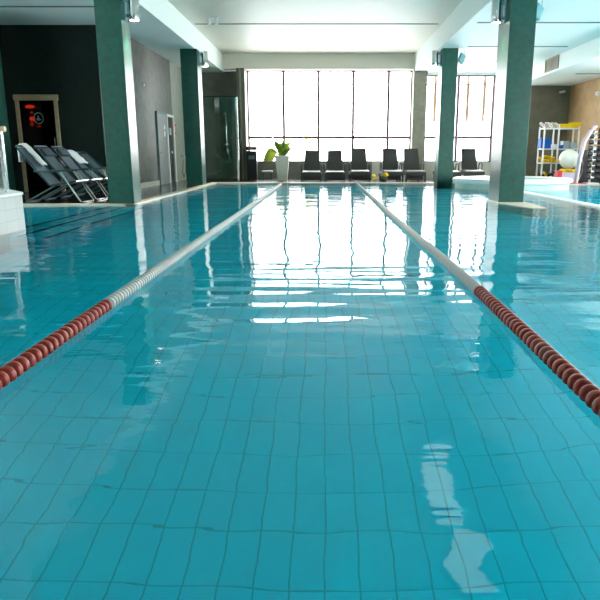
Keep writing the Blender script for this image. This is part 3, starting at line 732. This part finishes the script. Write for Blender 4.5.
noodle_bundle(0, -.65, .62, [M['navy'], M['yellow'], M['black']], 8, ['navy foam ring at left of the bottom shelf', 'yellow foam ring at left of the bottom shelf', 'black foam ring at left of the bottom shelf', 'navy foam ring in the middle of the bottom shelf', 'yellow foam ring in the middle of the bottom shelf', 'black foam ring in the middle of the bottom shelf', 'navy foam ring at right of the bottom shelf', 'yellow foam ring at right of the bottom shelf'], 'foam rings on the bottom shelf')
# white ball on its bright crate
r = empty('toy_crate', (8.30, 21.7, .02), label='coral red toy crate with yellow tray beside the whirlpool', cat='crate')
B('tray', [(-.34, .34, -.2, .2, 0, .10)], M['yellow'], r, bev=.03)
B('side', [(-.36, -.22, -.18, .18, .10, .42)], M['redp'], r, bev=.03); B('side', [(.22, .36, -.18, .18, .10, .42)], M['redp'], r, bev=.03)
B('panel', [(-.22, .22, -.15, .15, .10, .36)], M['lilac'], r, bev=.02)
B('top_band', [(-.22, .22, -.17, .17, .36, .48)], M['yellow'], r, bev=.03); B('slot', [(-.12, .12, -.175, -.168, .40, .43)], M['black'], r)
bm = bmesh.new(); bmesh.ops.create_uvsphere(bm, u_segments=40, v_segments=24, radius=.33)
o = finish('play_ball', bm, M['ball'], smooth=True, label='big white play ball resting on the coral red crate', cat='ball'); o.location = (8.34, 21.72, .02+.48+.33)
bm = bmesh.new(); tube(bm, [(.0, 0, 1.0), (.16, 0, .92), (.24, 0, .68), (.24, 0, .40), (.16, 0, .14), (.05, 0, .02)], .014, 8)
o = finish('water_hose', bm, M['white'], smooth=True, label='thin white hose arching beside the big play ball', cat='hose'); o.location = (8.66, 21.9, .02)
B('floor_mat', [(8.15, 9.2, 21.15, 21.40, .02, .045)], M['redp'], bev=.008, label='thin coral red mat on the deck by the right pool', cat='mat')
B('dark_panel', [(9.70, 9.795, 22.3, 25.6, .02, 1.15)], M['navy'], label='dark navy panel leaning low on the tan wall', cat='panel')
bm = bmesh.new(); lathe(bm, [(0, -.05), (.07, -.045), (.09, 0)], 20, 'x')
o = finish('wall_button', bm, M['orange'], smooth=True, label='round orange button on the tan wall', cat='button'); o.location = (9.8, 23.1, 1.85)
B('trim_4', [(9.74, 9.8, 22.05, 22.16, -.02, ZR)], M['white'], **S)
r = empty('wall_light', (9.8, 23.2, 3.1), label='small white wall light high on the tan wall', cat='wall light')
B('housing', [(-.10, 0, -.16, .16, -.05, .06)], M['white'], r, bev=.01); B('lens', [(-.105, -.10, -.12, .12, -.03, .03)], M['greybox'], r)
r = empty('security_camera', (9.45, 26.0, 3.4), label='small white security camera in the right back corner', cat='camera')
bm = bmesh.new(); tube(bm, [(0, 0, 0), (0, -.12, 0)], .02, 8); finish('arm', bm, M['white'], r)
bm = bmesh.new(); tube(bm, [(-.14, -.16, -.02), (.08, -.12, .02)], .045, 12); finish('body', bm, M['white'], r)
# foam noodles leaning and dumbbell tower at the right edge
for k, (m, l) in enumerate(((M['pink'], 'pale pink foam noodle leaning by the dumbbell tower'), (M['lilac'], 'pale lilac foam noodle leaning by the dumbbell tower'))):
    bm = bmesh.new(); tube(bm, [(0, 0, .05), (.06, .0, .8), (.16, 0, 1.4), (.36, 0, 1.75), (.5, 0, 1.9)], .045, 12)
    o = finish('foam_noodle', bm, m, smooth=True, label=l, cat='foam noodle', group='foam noodles at the right edge'); o.location = (8.42-.02*k, 20.95+.11*k+.15, .0)
dt = empty('dumbbell_tower', (8.98, 21.2, .02), label='white stand at the right edge holding black water dumbbells', cat='stand')
B('pole', [(-.03, .03, .20, .26, 0, 1.9)], M['white'], dt); B('base', [(-.2, .2, -.1, .28, 0, .04)], M['white'], dt)
for k in range(9): B('peg', [(-.02, .02, .0, .2, .17+k*.19, .19+k*.19)], M['steel'], dt)
ords = ['bottom', 'second from bottom', 'third from bottom', 'fourth from bottom', 'middle', 'fourth from top', 'third from top', 'second from top', 'topmost']
d0 = None
for k in range(9):
    if d0 is None:
        d0 = empty('water_dumbbell', (8.98, 21.24, .24), label='black water dumbbell on the white stand, bottom one', cat='dumbbell', group='black water dumbbells on the stand')
        for s in (-1, 1):
            bm = bmesh.new(); lathe(bm, [(0, .07), (.06, .07), (.078, .09), (.078, .21), (.06, .23), (0, .23)] if s > 0 else [(0, -.07), (.06, -.07), (.078, -.09), (.078, -.21), (.06, -.23), (0, -.23)], 16, 'x'); finish('weight', bm, M['bin'], d0, smooth=True)
        bm = bmesh.new(); tube(bm, [(-.08, 0, 0), (.08, 0, 0)], .018, 8); finish('grip', bm, M['steel'], d0)
    else: copy_thing(d0, (8.98, 21.24, .24+.19*k), 0, 'black water dumbbell on the white stand, %s one' % ords[k])

# ------------------------------------------------------------------ light
wd = bpy.data.worlds.new('overcast_sky'); SC.world = wd; wd.use_nodes = True
bg = wd.node_tree.nodes['Background']; bg.inputs[0].default_value = (.96, .985, 1, 1); bg.inputs[1].default_value = 7.0

vs_ = SC.view_settings; vs_.view_transform = 'Standard'; vs_.look = 'None'; vs_.gamma = 1; vs_.use_curve_mapping = False; vs_.exposure = 1.0
cy = SC.cycles
cy.max_bounces = 12; cy.diffuse_bounces = 6; cy.glossy_bounces = 5; cy.transmission_bounces = 8; cy.transparent_max_bounces = 10
cy.caustics_reflective = True; cy.caustics_refractive = True; cy.blur_glossy = .3
cy.sample_clamp_indirect = 8; cy.use_denoising = True
